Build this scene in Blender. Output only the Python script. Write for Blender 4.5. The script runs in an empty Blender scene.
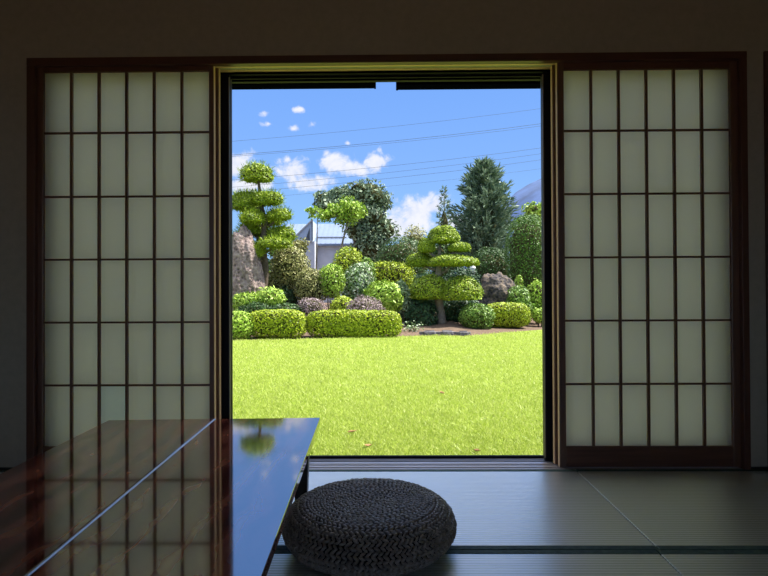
import bpy, bmesh, math
import numpy as np
from mathutils import Vector, Matrix, noise

rng = np.random.default_rng(7)
scene = bpy.context.scene
COL = scene.collection
PI = math.pi

# ------------------------------------------------------------------ camera
F_PX, D, HC = 555.0, 2.835, 0.90
YAW, PITCH, ROLL = 0.0115, 0.0085, -0.0046
_f = Vector((-math.sin(YAW)*math.cos(PITCH), math.cos(YAW)*math.cos(PITCH), math.sin(PITCH)))
_r = Vector((math.cos(YAW), math.sin(YAW), 0))
_u = _r.cross(_f)
R2 = _r*math.cos(ROLL) + _u*math.sin(ROLL)
U2 = -_r*math.sin(ROLL) + _u*math.cos(ROLL)
CAM = Vector((0, -D, HC))

def ray(px, py):
    return _f + R2*((px-384)/F_PX) - U2*((py-288)/F_PX)
def at(px, py, Y):                      # point of the vertical plane y=Y that the photo shows at a pixel
    d = ray(px, py); return CAM + d*((Y-CAM.y)/d.y)
def atz(px, py, Z):                     # point of the level z=Z
    d = ray(px, py); return CAM + d*((Z-CAM.z)/d.z)

cd = bpy.data.cameras.new('camera'); cam = bpy.data.objects.new('camera', cd); COL.objects.link(cam)
cd.sensor_width = 36; cd.lens = F_PX/768*36; cd.clip_start = 0.05; cd.clip_end = 6000
cam.matrix_world = Matrix(((R2.x, U2.x, -_f.x, CAM.x), (R2.y, U2.y, -_f.y, CAM.y), (R2.z, U2.z, -_f.z, CAM.z), (0, 0, 0, 1)))
scene.camera = cam

# ------------------------------------------------------------------ objects
def link(name, me, mat=None, parent=None):
    o = bpy.data.objects.new(name, me); COL.objects.link(o)
    if mat is not None:
        for m in (mat if isinstance(mat, (list, tuple)) else [mat]):
            me.materials.append(m)
    if parent is not None: o.parent = parent
    return o
def tag(o, label=None, cat=None, group=None, kind=None):
    if label: o['label'] = label
    if cat: o['category'] = cat
    if group: o['group'] = group
    if kind: o['kind'] = kind
    return o
def empty(name, loc, label, cat, group=None, rz=0.0):
    o = bpy.data.objects.new(name, None); COL.objects.link(o); o.empty_display_size = .1
    o.location = loc; o.rotation_euler = (0, 0, rz)
    return tag(o, label, cat, group)
def copy_tree(o, parent=None):
    c = o.copy(); COL.objects.link(c)
    if parent is not None: c.parent = parent
    for ch in list(o.children): copy_tree(ch, c)
    return c
def pydata(v, f, smooth=False):
    me = bpy.data.meshes.new('m'); me.from_pydata(v, [], f); me.update()
    if smooth: me.polygons.foreach_set('use_smooth', [True]*len(me.polygons))
    return me

class MB:                                # collects boxes and tubes into ONE mesh
    def __init__(s): s.v = []; s.f = []; s.mi = []
    def add(s, v, f, mi=0):
        n = len(s.v); s.v += [tuple(p) for p in v]; s.f += [tuple(i+n for i in q) for q in f]; s.mi += [mi]*len(f)
    def box(s, a, b, mi=0):
        x0, y0, z0 = [min(p, q) for p, q in zip(a, b)]; x1, y1, z1 = [max(p, q) for p, q in zip(a, b)]
        s.add([(x0,y0,z0),(x1,y0,z0),(x1,y1,z0),(x0,y1,z0),(x0,y0,z1),(x1,y0,z1),(x1,y1,z1),(x0,y1,z1)],
              [(0,3,2,1),(4,5,6,7),(0,1,5,4),(1,2,6,5),(2,3,7,6),(3,0,4,7)], mi)
    def tube(s, pts, rad, seg=8, mi=0, cap=True):
        pts = [Vector(p) for p in pts]; v = []; f = []
        for i, p in enumerate(pts):
            t = (pts[min(i+1, len(pts)-1)] - pts[max(i-1, 0)]).normalized()
            a = t.orthogonal().normalized() if i == 0 else (a0 - t*a0.dot(t)).normalized()
            a0 = a; b = t.cross(a); r = rad[i] if isinstance(rad, (list, tuple)) else rad
            for k in range(seg):
                w = 2*PI*k/seg; v.append(p + a*(r*math.cos(w)) + b*(r*math.sin(w)))
        for i in range(len(pts)-1):
            for k in range(seg):
                f.append((i*seg+k, i*seg+(k+1) % seg, (i+1)*seg+(k+1) % seg, (i+1)*seg+k))
        if cap:
            f.append(tuple(range(seg-1, -1, -1))); f.append(tuple(range((len(pts)-1)*seg, len(pts)*seg)))
        s.add(v, f, mi)
    def lathe(s, prof, seg=32, c=(0, 0, 0), mi=0):
        v = []; f = []; n = len(prof)
        for k in range(seg):
            w = 2*PI*k/seg
            for r, z in prof: v.append((c[0]+r*math.cos(w), c[1]+r*math.sin(w), c[2]+z))
        for k in range(seg):
            for i in range(n-1):
                a = k*n+i; b = ((k+1) % seg)*n+i; f.append((a, b, b+1, a+1))
        s.add(v, f, mi)
    def build(s, name, mat, parent=None, bevel=0, smooth=False, segs=2):
        me = pydata(s.v, s.f, smooth)
        if any(s.mi): me.polygons.foreach_set('material_index', s.mi)
        o = link(name, me, mat, parent)
        if bevel:
            m = o.modifiers.new('bevel', 'BEVEL'); m.width = bevel; m.segments = segs; m.limit_method = 'ANGLE'; m.angle_limit = math.radians(40)
        return o
def box(name, a, b, mat, parent=None, bevel=0):
    m = MB(); m.box(a, b); return m.build(name, mat, parent, bevel)

# ------------------------------------------------------------------ materials
def lin(c): return tuple((x/255/12.92 if x/255 <= .04045 else ((x/255+.055)/1.055)**2.4) for x in c) + (1,)
class NT:
    def __init__(s, name):
        s.m = bpy.data.materials.new(name); s.m.use_nodes = True; s.t = s.m.node_tree; s.t.nodes.clear()
        s.out = s.n('ShaderNodeOutputMaterial')
    def n(s, typ, ins=None, **kw):
        nd = s.t.nodes.new(typ)
        for k, v in kw.items(): setattr(nd, k, v)
        for k, v in (ins or {}).items():
            if hasattr(v, 'is_output'): s.t.links.new(v, nd.inputs[k])
            else: nd.inputs[k].default_value = v
        return nd
    def surf(s, sock): s.t.links.new(sock, s.out.inputs['Surface']); return s.m
    def coord(s, scale=(1,1,1), kind='Object'):
        c = s.n('ShaderNodeTexCoord'); return s.n('ShaderNodeMapping', {'Vector': c.outputs[kind], 'Scale': scale}).outputs[0]
    def noise(s, vec, scale, detail=4, rough=.55, dist=0.0):
        return s.n('ShaderNodeTexNoise', {'Vector': vec, 'Scale': scale, 'Detail': detail, 'Roughness': rough, 'Distortion': dist}).outputs['Fac']
    def ramp(s, fac, stops):
        r = s.n('ShaderNodeValToRGB', {'Fac': fac}); e = r.color_ramp.elements
        while len(e) < len(stops): e.new(.5)
        for k, (p, c) in zip(e, stops): k.position = p; k.color = c
        return r.outputs['Color']
    def bump(s, h, strength=.3, dist=.01): return s.n('ShaderNodeBump', {'Height': h, 'Strength': strength, 'Distance': dist}).outputs[0]
    def math(s, op, a, b=0.0, c=0.0, clamp=False):
        return s.n('ShaderNodeMath', {0: a, 1: b, 2: c}, operation=op, use_clamp=clamp).outputs[0]
def plain(name, rgb, rough=.5, metal=0.0, var=.15, scale=6, spec=.5, bump=0.0):
    t = NT(name); v = t.coord(); nz = t.noise(v, scale)
    lo = tuple(c*(1-var) for c in rgb)+(1,); hi = tuple(min(1, c*(1+var)) for c in rgb)+(1,)
    ins = {'Base Color': t.ramp(nz, [(.3, lo), (.7, hi)]), 'Roughness': rough, 'Metallic': metal, 'Specular IOR Level': spec}
    if bump: ins['Normal'] = t.bump(t.noise(v, scale*8), bump)
    return t.surf(t.n('ShaderNodeBsdfPrincipled', ins).outputs[0])
def wood(name, dark, light, axis='Z', rough=.45, scale=1.0, spec=.5):
    t = NT(name); sc = {'X': (1.2, 22, 22), 'Y': (22, 1.2, 22), 'Z': (22, 22, 1.2)}[axis]
    v = t.coord(tuple(q*scale for q in sc)); nz = t.noise(v, 2.0, 6, .6, .6)
    return t.surf(t.n('ShaderNodeBsdfPrincipled', {'Base Color': t.ramp(nz, [(.25, dark+(1,)), (.75, light+(1,))]), 'Roughness': rough,
                  'Specular IOR Level': spec, 'Normal': t.bump(nz, .12, .002)}).outputs[0])
def leafmat(name, cols, trans=.11, gloss=.012, rough=.55):
    t = NT(name); g = t.n('ShaderNodeNewGeometry'); k = len(cols)
    c = t.ramp(g.outputs['Random Per Island'], [(i/max(1, k-1), q+(1,)) for i, q in enumerate(cols)])
    d = t.n('ShaderNodeBsdfDiffuse', {'Color': c}); tr = t.n('ShaderNodeBsdfTranslucent', {'Color': c})
    gl = t.n('ShaderNodeBsdfGlossy', {'Color': (1,1,1,1), 'Roughness': rough})
    a = t.n('ShaderNodeMixShader', {0: trans, 1: d.outputs[0], 2: tr.outputs[0]})
    fr = t.n('ShaderNodeFresnel', {'IOR': 1.4})
    return t.surf(t.n('ShaderNodeMixShader', {0: t.math('MULTIPLY', fr.outputs[0], gloss*4, clamp=True), 1: a.outputs[0], 2: gl.outputs[0]}).outputs[0])

M = {}
M['plaster'] = plain('wall plaster', (.47, .40, .30), .95, var=.06, scale=25, bump=.15)
M['ceiling'] = plain('ceiling boards', (.30, .22, .14), .8, var=.1)
M['casing_z'] = wood('casing wood upright', (.085, .028, .016), (.15, .055, .03), 'Z', .42)
M['casing_x'] = wood('casing wood level', (.085, .028, .016), (.15, .055, .03), 'X', .42)
M['soffit'] = wood('pale track wood', (.90, .56, .30), (.98, .66, .38), 'X', .4)
M['stile_edge_lit'] = wood('lit stile edge', (.70, .44, .24), (.80, .54, .32), 'Z', .3)  # light on the stile edges put into a pale wood colour
M['track_gap'] = plain('track groove wood', (.34, .17, .08), .6)
M['shoji_z'] = wood('shoji wood upright', (.12, .048, .028), (.22, .095, .052), 'Z', .28, spec=1.0)
M['shoji_x'] = wood('shoji wood level', (.10, .036, .02), (.19, .075, .04), 'X', .45)
M['alu'] = plain('dark bronze aluminium', (.012, .011, .015), .5, 0, .1, spec=.1)
M['alu_pale'] = plain('worn aluminium edge', (.30, .27, .22), .4, .6, .1)
M['sillwood'] = wood('sill wood', (.55, .47, .44), (.70, .62, .58), 'X', .25, spec=.8)
M['rail'] = plain('worn rail', (.70, .66, .68), .3, .3, .05)
M['cassette'] = plain('black cassette', (.003, .004, .013), .6, 0, .1, spec=0.0)
M['screw'] = plain('steel screw', (.6, .6, .6), .3, .9, .05)
M['base_dark'] = plain('dark strip', (.02, .014, .01), .6)

def paper(name, dcol, tcol):
    t = NT(name); v = t.coord(); nz = t.noise(v, 90, 5, .7, 1.5); n2 = t.noise(v, 5, 2)
    f = t.math('ADD', t.math('MULTIPLY', nz, .16), t.math('MULTIPLY', n2, .12))
    mul = t.n('ShaderNodeMix', {0: t.math('ADD', f, .0), 6: tcol+(1,), 7: tuple(c*.9 for c in tcol)+(1,)}, data_type='RGBA').outputs[2]
    a = t.n('ShaderNodeBsdfDiffuse', {'Color': dcol+(1,)}); b = t.n('ShaderNodeBsdfTranslucent', {'Color': mul})
    return t.surf(t.n('ShaderNodeAddShader', {0: a.outputs[0], 1: b.outputs[0]}).outputs[0])
M['paper'] = paper('shoji paper', (.12, .12, .11), (1.0, .90, .85))
M['paper_new'] = paper('newer shoji paper', (.12, .12, .12), (.93, .95, .97))

def glass(name):
    t = NT(name); fr = t.n('ShaderNodeFresnel', {'IOR': 1.5})
    a = t.n('ShaderNodeBsdfTransparent', {'Color': (.975, .975, .97, 1)}); b = t.n('ShaderNodeBsdfGlossy', {'Roughness': .01})
    return t.surf(t.n('ShaderNodeMixShader', {0: fr.outputs[0], 1: a.outputs[0], 2: b.outputs[0]}).outputs[0])
M['glass'] = glass('window glass')

def tatami():
    t = NT('tatami rush'); v = t.coord()
    w = t.n('ShaderNodeTexWave', {'Vector': v, 'Scale': 18.5, 'Distortion': .5, 'Detail': 1.0, 'Detail Scale': 2.0}, wave_type='BANDS', bands_direction='Y').outputs['Fac']
    fine = t.noise(t.coord((6, 260, 60)), 1.0, 4, .7)
    big = t.noise(t.coord((.6, 7, 1)), 1.0, 3)
    c = t.ramp(t.math('ADD', t.math('MULTIPLY', fine, .45), t.math('ADD', t.math('MULTIPLY', big, .35), t.math('MULTIPLY', w, .2))),
               [(.25, (.46, .50, .38, 1)), (.75, (.66, .70, .56, 1))])
    h = t.math('ADD', t.math('MULTIPLY', w, .8), t.math('MULTIPLY', fine, .25))
    nr = t.bump(h, .5, .0022)
    b = t.n('ShaderNodeBsdfDiffuse', {'Color': c, 'Normal': nr})
    g = t.n('ShaderNodeBsdfGlossy', {'Roughness': .34, 'Normal': nr, 'Color': (1, 1, 1, 1)})
    fr = t.n('ShaderNodeFresnel', {'IOR': 1.55, 'Normal': nr})
    return t.surf(t.n('ShaderNodeMixShader', {0: t.math('MULTIPLY', fr.outputs[0], 4.0, clamp=True), 1: b.outputs[0], 2: g.outputs[0]}).outputs[0])
M['tatami'] = tatami()
M['heri'] = plain('tatami edge cloth', (.065, .11, .09), .7, 0, .3, 60, .3)

def lacquer():
    t = NT('burl lacquer'); v = t.coord((2.0, .9, 1)); n1 = t.noise(v, 2.6, 5, .55, 1.3)
    wv = t.n('ShaderNodeTexWave', {'Vector': v, 'Scale': 1.4, 'Distortion': 9.0, 'Detail': 4.0, 'Detail Scale': 1.6}, wave_type='BANDS').outputs['Fac']
    f = t.math('ADD', t.math('MULTIPLY', n1, .6), t.math('MULTIPLY', wv, .4))
    c = t.ramp(f, [(.22, (.06, .016, .014, 1)), (.42, (.24, .05, .036, 1)), (.56, (.46, .10, .06, 1)), (.78, (.66, .22, .11, 1))])
    dist = t.bump(t.noise(t.coord(), 9, 2), .02, .002)
    d = t.n('ShaderNodeBsdfDiffuse', {'Color': c}); g = t.n('ShaderNodeBsdfGlossy', {'Roughness': .055, 'Color': (1, 1, 1, 1), 'Normal': dist})
    fr = t.n('ShaderNodeFresnel', {'IOR': 2.9})
    return t.surf(t.n('ShaderNodeMixShader', {0: t.math('MULTIPLY_ADD', fr.outputs[0], .85, .18), 1: d.outputs[0], 2: g.outputs[0]}).outputs[0])
M['lacquer'] = lacquer()
M['lacquer_edge'] = plain('dark lacquer edge', (.02, .012, .01), .25)
M['gap_glint'] = plain('pale gap glint', (.75, .78, .82), .38, .6, .03)
M['leg'] = plain('black table leg', (.008, .006, .006), .4)
M['rope'] = plain('woven rush rope', (.28, .225, .175), .36, 0, .35, 45, 1.0)
M['rope_core'] = plain('pouf core', (.03, .02, .013), .9)

# garden materials
def P(*a): return tuple(a)
M['bark'] = plain('pine bark', (.11, .085, .06), .9, 0, .4, 14, .2, .6)
M['bark_pale'] = plain('pale bark', (.20, .17, .13), .9, 0, .35, 12, .2, .5)
M['soil'] = plain('garden soil', (.15, .105, .075), .95, 0, .35, 9, .1, .5)
M['turf'] = plain('turf base', (.20, .26, .04), .95, 0, .2, 3, .1)
M['leaf_gold'] = leafmat('gold green box leaves', [P(.16,.24,.02), P(.34,.44,.03), P(.44,.50,.05), P(.26,.36,.03)])
M['leaf_olive'] = leafmat('olive hedge leaves', [P(.11,.17,.015), P(.32,.42,.025), P(.46,.52,.04), P(.18,.26,.02)])
M['leaf_fresh'] = leafmat('fresh leaves', [P(.14,.26,.03), P(.30,.46,.05), P(.42,.55,.10), P(.22,.36,.04)])
M['leaf_mid'] = leafmat('mid green leaves', [P(.06,.13,.025), P(.14,.26,.04), P(.22,.34,.06), P(.10,.18,.03)])
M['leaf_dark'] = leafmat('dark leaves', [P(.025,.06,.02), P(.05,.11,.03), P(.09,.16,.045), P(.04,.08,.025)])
M['twig_shade'] = plain('shaded inner twigs', (.055, .055, .022), .95, 0, .4, 6, .05)  # twig colour kept dark to paint the shade inside the foliage
M['leaf_clip'] = leafmat('clipped evergreen leaves', [P(.03,.08,.02), P(.08,.17,.03), P(.13,.24,.04), P(.05,.12,.025)])
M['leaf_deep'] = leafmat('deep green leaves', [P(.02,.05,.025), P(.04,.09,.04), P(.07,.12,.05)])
M['leaf_grey'] = leafmat('grey green leaves', [P(.08,.13,.07), P(.18,.25,.14), P(.30,.38,.24), P(.12,.18,.09)])
M['leaf_khaki'] = leafmat('khaki leaves', [P(.14,.16,.05), P(.28,.28,.10), P(.38,.36,.15), P(.18,.20,.06)])
M['leaf_russet'] = leafmat('russet leaves', [P(.16,.10,.05), P(.30,.22,.10), P(.34,.32,.12), P(.20,.18,.07)])
M['leaf_white'] = leafmat('white variegated leaves', [P(.10,.18,.05), P(.22,.32,.14), P(.16,.28,.08), P(.58,.62,.5), P(.16,.26,.08)])
M['leaf_heather'] = leafmat('mauve heather sprigs', [P(.16,.11,.11), P(.30,.22,.22), P(.42,.33,.34), P(.22,.17,.15)])
M['needle_pine'] = leafmat('pine needles', [P(.09,.16,.015), P(.23,.33,.025), P(.38,.47,.035), P(.15,.23,.02)], .10)
M['needle_fir'] = leafmat('fir needles', [P(.06,.11,.06), P(.14,.21,.13), P(.28,.36,.23), P(.10,.16,.10)], .12)
M['blade'] = leafmat('grass blades', [P(.26,.37,.04), P(.42,.52,.08), P(.56,.62,.20), P(.36,.47,.06)], .4)
M['stone'] = plain('grey stone', (.16, .15, .16), .9, 0, .5, 7, .2, .8)
M['mount'] = plain('hazy forested slope', (.045, .085, .20), .95, 0, .35, .012)  # blue of the distant haze put into the slope's colour
M['siding'] = plain('pale house siding', (.48, .50, .57), .8, 0, .06, 2)
M['roof_metal'] = plain('blue grey roof metal', (.17, .22, .33), .6, 0, .08, 1)
M['gable_panel'] = plain('blue grey gable panel', (.36, .43, .56), .7, 0, .06, 1)
M['white_trim'] = plain('white trim', (.42, .42, .44), .6, 0, .04)
M['vent_dark'] = plain('dark vent', (.06, .07, .09), .7)
M['wire'] = plain('cable', (.05, .06, .08), .6)
M['lamp_glass'] = plain('lamp white', (.5, .52, .52), .4, 0, .03)
M['lamp_post'] = plain('lamp post grey', (.45, .47, .48), .5, .2, .05)
M['dry_leaf'] = plain('dry leaf', (.28, .15, .06), .8)
def rockmat(name, lo, mid, hi):
    t = NT(name); v = t.coord(); a = t.noise(v, 3.2, 6, .7, 1.0); vo = t.n('ShaderNodeTexVoronoi', {'Vector': v, 'Scale': 9.0}).outputs['Distance']
    f = t.math('ADD', t.math('MULTIPLY', a, .8), t.math('MULTIPLY', vo, .35))
    c = t.ramp(f, [(.3, lo+(1,)), (.52, mid+(1,)), (.75, hi+(1,))])
    return t.surf(t.n('ShaderNodeBsdfPrincipled', {'Base Color': c, 'Roughness': .9, 'Specular IOR Level': .2, 'Normal': t.bump(f, .8, .12)}).outputs[0])
M['rock_pink'] = rockmat('pink grey rock', (.02, .018, .02), (.21, .155, .14), (.38, .30, .27))
M['rock_dark'] = rockmat('dark rock', (.012, .011, .012), (.07, .063, .066), (.20, .155, .115))

# ------------------------------------------------------------------ the room
TH = .16                                                      # wall depth
zt = 2.116; xl, xr = -1.866, 1.812                             # outer casing
RX0, RX1, RY0, CZ = -2.9, 3.3, -5.2, 2.52
m = MB()
m.box((RX0, 0, -.5), (xl+.03, TH, CZ)); m.box((xr-.03, 0, -.5), (RX1, TH, CZ)); m.box((xl+.03, 0, zt-.03), (xr-.03, TH, CZ))
tag(m.build('wall_back', M['plaster']), kind='structure')
tag(box('wall_left', (RX0-.15, RY0, -.1), (RX0, TH, CZ), M['plaster']), kind='structure')
tag(box('wall_right', (RX1, RY0, -.1), (RX1+.15, TH, CZ), M['plaster']), kind='structure')
WX0, WX1, WZ0, WZ1 = -2.2, 1.6, .45, 2.05                        # unseen window added behind the viewer to brighten the room
m = MB(); m.box((RX0-.15, RY0-.15, -.5), (WX0, RY0, CZ)); m.box((WX1, RY0-.15, -.5), (RX1+.15, RY0, CZ)); m.box((WX0, RY0-.15, -.5), (WX1, RY0, WZ0)); m.box((WX0, RY0-.15, WZ1), (WX1, RY0, CZ))
tag(m.build('wall_front', M['plaster']), kind='structure')
wr = bpy.data.objects.new('fill_window_1', None); COL.objects.link(wr); wr.location = ((WX0+WX1)/2, RY0-.08, WZ0); tag(wr, kind='structure')
ww, wh = (WX1-WX0)/2, WZ1-WZ0
for sx in (-1, 1):
    a0, a1_ = (-ww, .03) if sx < 0 else (-.03, ww); yy0 = .0 if sx < 0 else -.03
    m = MB(); m.box((a0, yy0, 0), (a0+.05, yy0+.025, wh)); m.box((a1_-.05, yy0, 0), (a1_, yy0+.025, wh)); m.box((a0+.05, yy0, 0), (a1_-.05, yy0+.025, .05)); m.box((a0+.05, yy0, wh-.05), (a1_-.05, yy0+.025, wh))
    sf = m.build('sash', M['alu'], wr, bevel=.002)
    box('pane', (a0+.05, yy0+.010, .05), (a1_-.05, yy0+.014, wh-.05), M['glass'], sf)
tag(box('ceiling', (RX0-.15, RY0-.15, CZ), (RX1+.15, TH, CZ+.12), M['ceiling']), kind='structure')
tag(box('roof', (RX0-1, TH-.02, 2.56), (RX1+1, 1.05, 2.70), M['casing_x']), kind='structure')
m = MB(); m.box((RX0-.15, RY0-.15, -.20), (RX1+.15, -.002, -.056)); m.box((RX0, RY0, -.056), (RX1, -1.766, 0))
tag(m.build('floor', M['tatami']), kind='structure')
tag(box('baseboard_back', (RX0, -.012, .0), (xl, 0, .012), M['base_dark']), kind='structure')
tag(box('baseboard_right', (xr, -.012, .0), (RX1, 0, .012), M['base_dark']), kind='structure')

# casing
kz = at(300, 62.5, 0).z                                        # underside of the lintel at its face
tag(box('trim_1', (xl, -.014, zt-.04), (xr, 0.02, zt), M['casing_x'], bevel=.003), kind='structure')
tag(box('trim_2', (xl, -.0135, 0), (xl+.042, .112, zt-.04), M['casing_z'], bevel=.003), kind='structure')
tag(box('trim_3', (xr-.034, -.0135, 0), (xr, .112, zt-.04), M['casing_z'], bevel=.003), kind='structure')
m = MB()                                                       # lintel with two grooves for the screens
ku = kz+.035
m.box((xl+.04, .004, ku), (xr-.034, .118, zt-.02))
for y0, y1, mi in ((.004, .014, 0), (.046, .060, 0), (.092, .118, 0)):
    m.box((xl+.04, y0, kz), (xr-.034, y1, ku), mi)
m.box((xl+.04, .014, ku-.004), (xr-.034, .092, ku), 1)
tag(m.build('trim_4', [M['soffit'], M['track_gap']]), kind='structure')
# neighbouring opening at the right: casing post and lintel
nx = at(764.6, 60, -.012).x
m = MB(); m.box((nx, -.014, 0), (nx+.06, .0, zt)); m.box((nx+.06, -.014, zt-.04), (RX1, 0, zt))
tag(m.build('trim_5', M['casing_z'], bevel=.003), kind='structure')
# threshold with rails
m = MB()
m.box((xl+.04, 0, -.06), (xr-.034, .100, -.012), 1)
for y0, y1 in ((.0, .019), (.035, .065), (.081, .098)): m.box((xl+.04, y0, -.012), (xr-.034, y1, .0), 0)
tag(m.build('trim_6', [M['sillwood'], M['base_dark']]), kind='structure')
# aluminium outer frame
AX0, AX1 = xl+.04, xr-.034
m = MB()
head = at(386, 80.5, .19).z
m.box((AX0, .118, head+.012), (AX1, .22, zt+.02)); m.box((AX0, .118, kz-.012), (AX1, .128, zt)); m.box((AX0, .150, head), (AX1, .158, zt)); m.box((AX0, .190, head), (AX1, .215, zt))
tag(m.build('trim_7', M['alu']), kind='structure')
m = MB(); m.box((AX0, .103, -.10), (AX1, .23, -.014), 1)
m.box((AX0, .104, -.014), (AX1, .122, .0)); m.box((AX0, .152, -.014), (AX1, .157, -.002)); m.box((AX0, .186, -.014), (AX1, .191, -.004))
m.box((AX0, .212, -.014), (AX1, .230, .005), 1)
tag(m.build('trim_8', [M['rail'], M['alu']]), kind='structure')
m = MB(); m.box((AX0, .118, -.05), (AX0+.03, .23, zt)); m.box((AX1-.03, .118, -.05), (AX1, .23, zt))
tag(m.build('trim_9', M['alu']), kind='structure')

# sliding glass doors, two parked on each side
def glass_door(n, x0, x1, y, edge_left, edge_w):
    root = bpy.data.objects.new('door_%d' % n, None); COL.objects.link(root); root.location = ((x0+x1)/2, y, 0); tag(root, kind='structure')
    c = (x0+x1)/2; f = MB(); t = .024; z0, z1 = .002, head+.02
    sl, sr = (.045, edge_w) if edge_left is False else (edge_w, .045)
    f.box((x0-c, 0, z0), (x0-c+sl, t, z1)); f.box((x1-c-sr, 0, z0), (x1-c, t, z1))
    f.box((x0-c+sl, 0, z0), (x1-c-sr, t, z0+.07)); f.box((x0-c+sl, 0, z1-.05), (x1-c-sr, t, z1))
    f.build('sash_frame', M['alu'], root, bevel=.002)
    box('glass_pane', (x0-c+sl, t/2-.002, z0+.07), (x1-c-sr, t/2+.002, z1-.05), M['glass'], root)
    e = MB(); xe = (x1-c) if edge_left is False else (x0-c)
    e.box((xe-.003, -.0015, z0+.02), (xe+.003, .004, z1-.02)); e.build('edge_strip', M['alu_pale'], root)
def gx(px, y): return at(px, 270, y).x
a1 = gx(229.6, .126); b1 = gx(231.6, .165); a2 = gx(544.0, .126); b2 = gx(542.6, .165)
glass_door(1, AX0+.03, a1, .126, False, .055)
glass_door(2, AX0+.032, b1, .160, False, .050)
glass_door(3, a2, AX1-.03, .126, True, .055)
glass_door(4, b2, AX1-.032, .160, True, .050)

# rolled screen cassettes under the head, outside
def cassette(px0, px1, label):
    p0 = at(px0, 89.5, .352); p1 = at(px1, 89.5, .352); z0 = (p0.z+p1.z)/2; z1 = at(300, 70, .27).z+.03
    root = empty('screen_cassette', ((p0.x+p1.x)/2, .30, z0), label, 'roller screen box', 'roller screen boxes over the opening')
    w = (p1.x-p0.x)/2; h = z1-z0
    b = MB(); b.box((-w+.012, -.03, 0), (w-.012, .05, h)); b.box((-w+.012, -.034, .012), (w-.012, -.03, .018)); b.build('housing', M['cassette'], root, bevel=.004)
    for s in (-1, 1):
        e = box('end_cap', (s*w, -.034, -.002), (s*(w-.012), .052, h), M['cassette'], root, bevel=.002)
        for z in (.015, .045):
            k = MB(); k.tube([(s*(w-.006), -.038, z), (s*(w-.006), -.033, z)], .0028, 8); k.build('screw', M['screw'], e)
cassette(200, 376, 'long black roller screen box over the opening, above the pruned pine')
cassette(396, 575, 'long black roller screen box over the opening, above the tall fir')

# ------------------------------------------------------------------ shoji
def shoji(xa, xb, y, label, first_cols, patch=None):
    """first_cols: paper edges xa+.. ; y: plane of the face"""
    root = empty('shoji_screen', ((xa+xb)/2, y, 0), label, 'shoji', 'sliding paper screens of the garden opening')
    c = (xa+xb)/2; zb = .006; ztop = kz+.012
    pl, pr, zp0, zp1, zs = first_cols
    t = .030
    box('stile', (xa-c, 0, zb), (pl-c, t, ztop), M['shoji_z'], root, .002)
    box('stile', (pr-c, 0, zb), (xb-c, t, ztop), M['shoji_z'], root, .002)
    box('bottom_rail', (pl-c, .001, zb), (pr-c, t-.001, zp0), M['shoji_x'], root, .002)
    box('top_rail', (pl-c, .001, zp1), (pr-c, t-.001, ztop), M['shoji_x'], root, .002)
    w = .0125
    xe, sg = (xb-c, 1) if xb < 0 else (xa-c, -1)
    e_ = box('edge_strip', (xe, .002, zb), (xe+sg*.0015, t-.002, ztop), M['stile_edge_lit'], root); e_['label'] = 'stile edge coloured pale as if lit'
    for k in range(1, 6):
        x = pl+(pr-pl)*k/6-c; box('vertical_bar', (x-w/2, .004, zp0), (x+w/2, .018, zp1), M['shoji_z'], root)
    for z in zs: box('horizontal_bar', (pl-c, .006, z-.0048), (pr-c, .017, z+.0048), M['shoji_x'], root)
    xs = [pl+(pr-pl)*k/6-c for k in range(7)]; zz = [zp0]+list(zs)[::-1]+[zp1]
    v = [(x, .0175, z) for z in zz for x in xs]; f = []; mi = []
    for j in range(len(zz)-1):
        for i in range(6):
            f.append((j*7+i, j*7+i+1, (j+1)*7+i+1, (j+1)*7+i)); mi.append(1 if patch == (i, j) else 0)
    me = pydata(v, f); me.polygons.foreach_set('material_index', mi)
    link('paper', me, [M['paper'], M['paper_new']], root)
    return root
YS = .014
def col_z(px, ys): return [at(px, q, YS).z for q in ys]
# left
cl = (at(42.8, 260, YS).x, at(209.2, 260, YS).x, at(126, 447, YS).z, at(126, 71.3, YS).z, col_z(126, (132.2, 196.2, 259.3, 322.5, 385.6)))
xa, xb = at(36, 260, YS).x, at(213.8, 260, YS).x
shoji(xa, xb, YS, 'paper shoji left of the opening with one paler paper pane near its foot', cl, patch=(2, 0))
# its partner on the outer track
shoji(xa+.004, xb+.012, YS+.046, 'shoji on the outer track behind the left paper screen, only its lit edge in view',
      (cl[0]+.004, cl[1]+.008, cl[2], cl[3], cl[4]))
cr = (at(565, 260, YS).x, at(731.8, 260, YS).x, at(650, 446.6, YS).z, at(650, 68.8, YS).z, col_z(650, (129.8, 193.3, 257, 320.5, 384.2)))
xc, xd = at(558.6, 260, YS).x, at(739.4, 260, YS).x
shoji(xc, xd, YS, 'paper shoji standing to the right of the garden opening, all its panes alike', cr)
shoji(xc-.012, xd-.004, YS+.046, 'shoji on the outer track behind the right paper screen, only its lit edge in view',
      (cr[0]-.008, cr[1]-.004, cr[2], cr[3], cr[4]))

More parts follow.
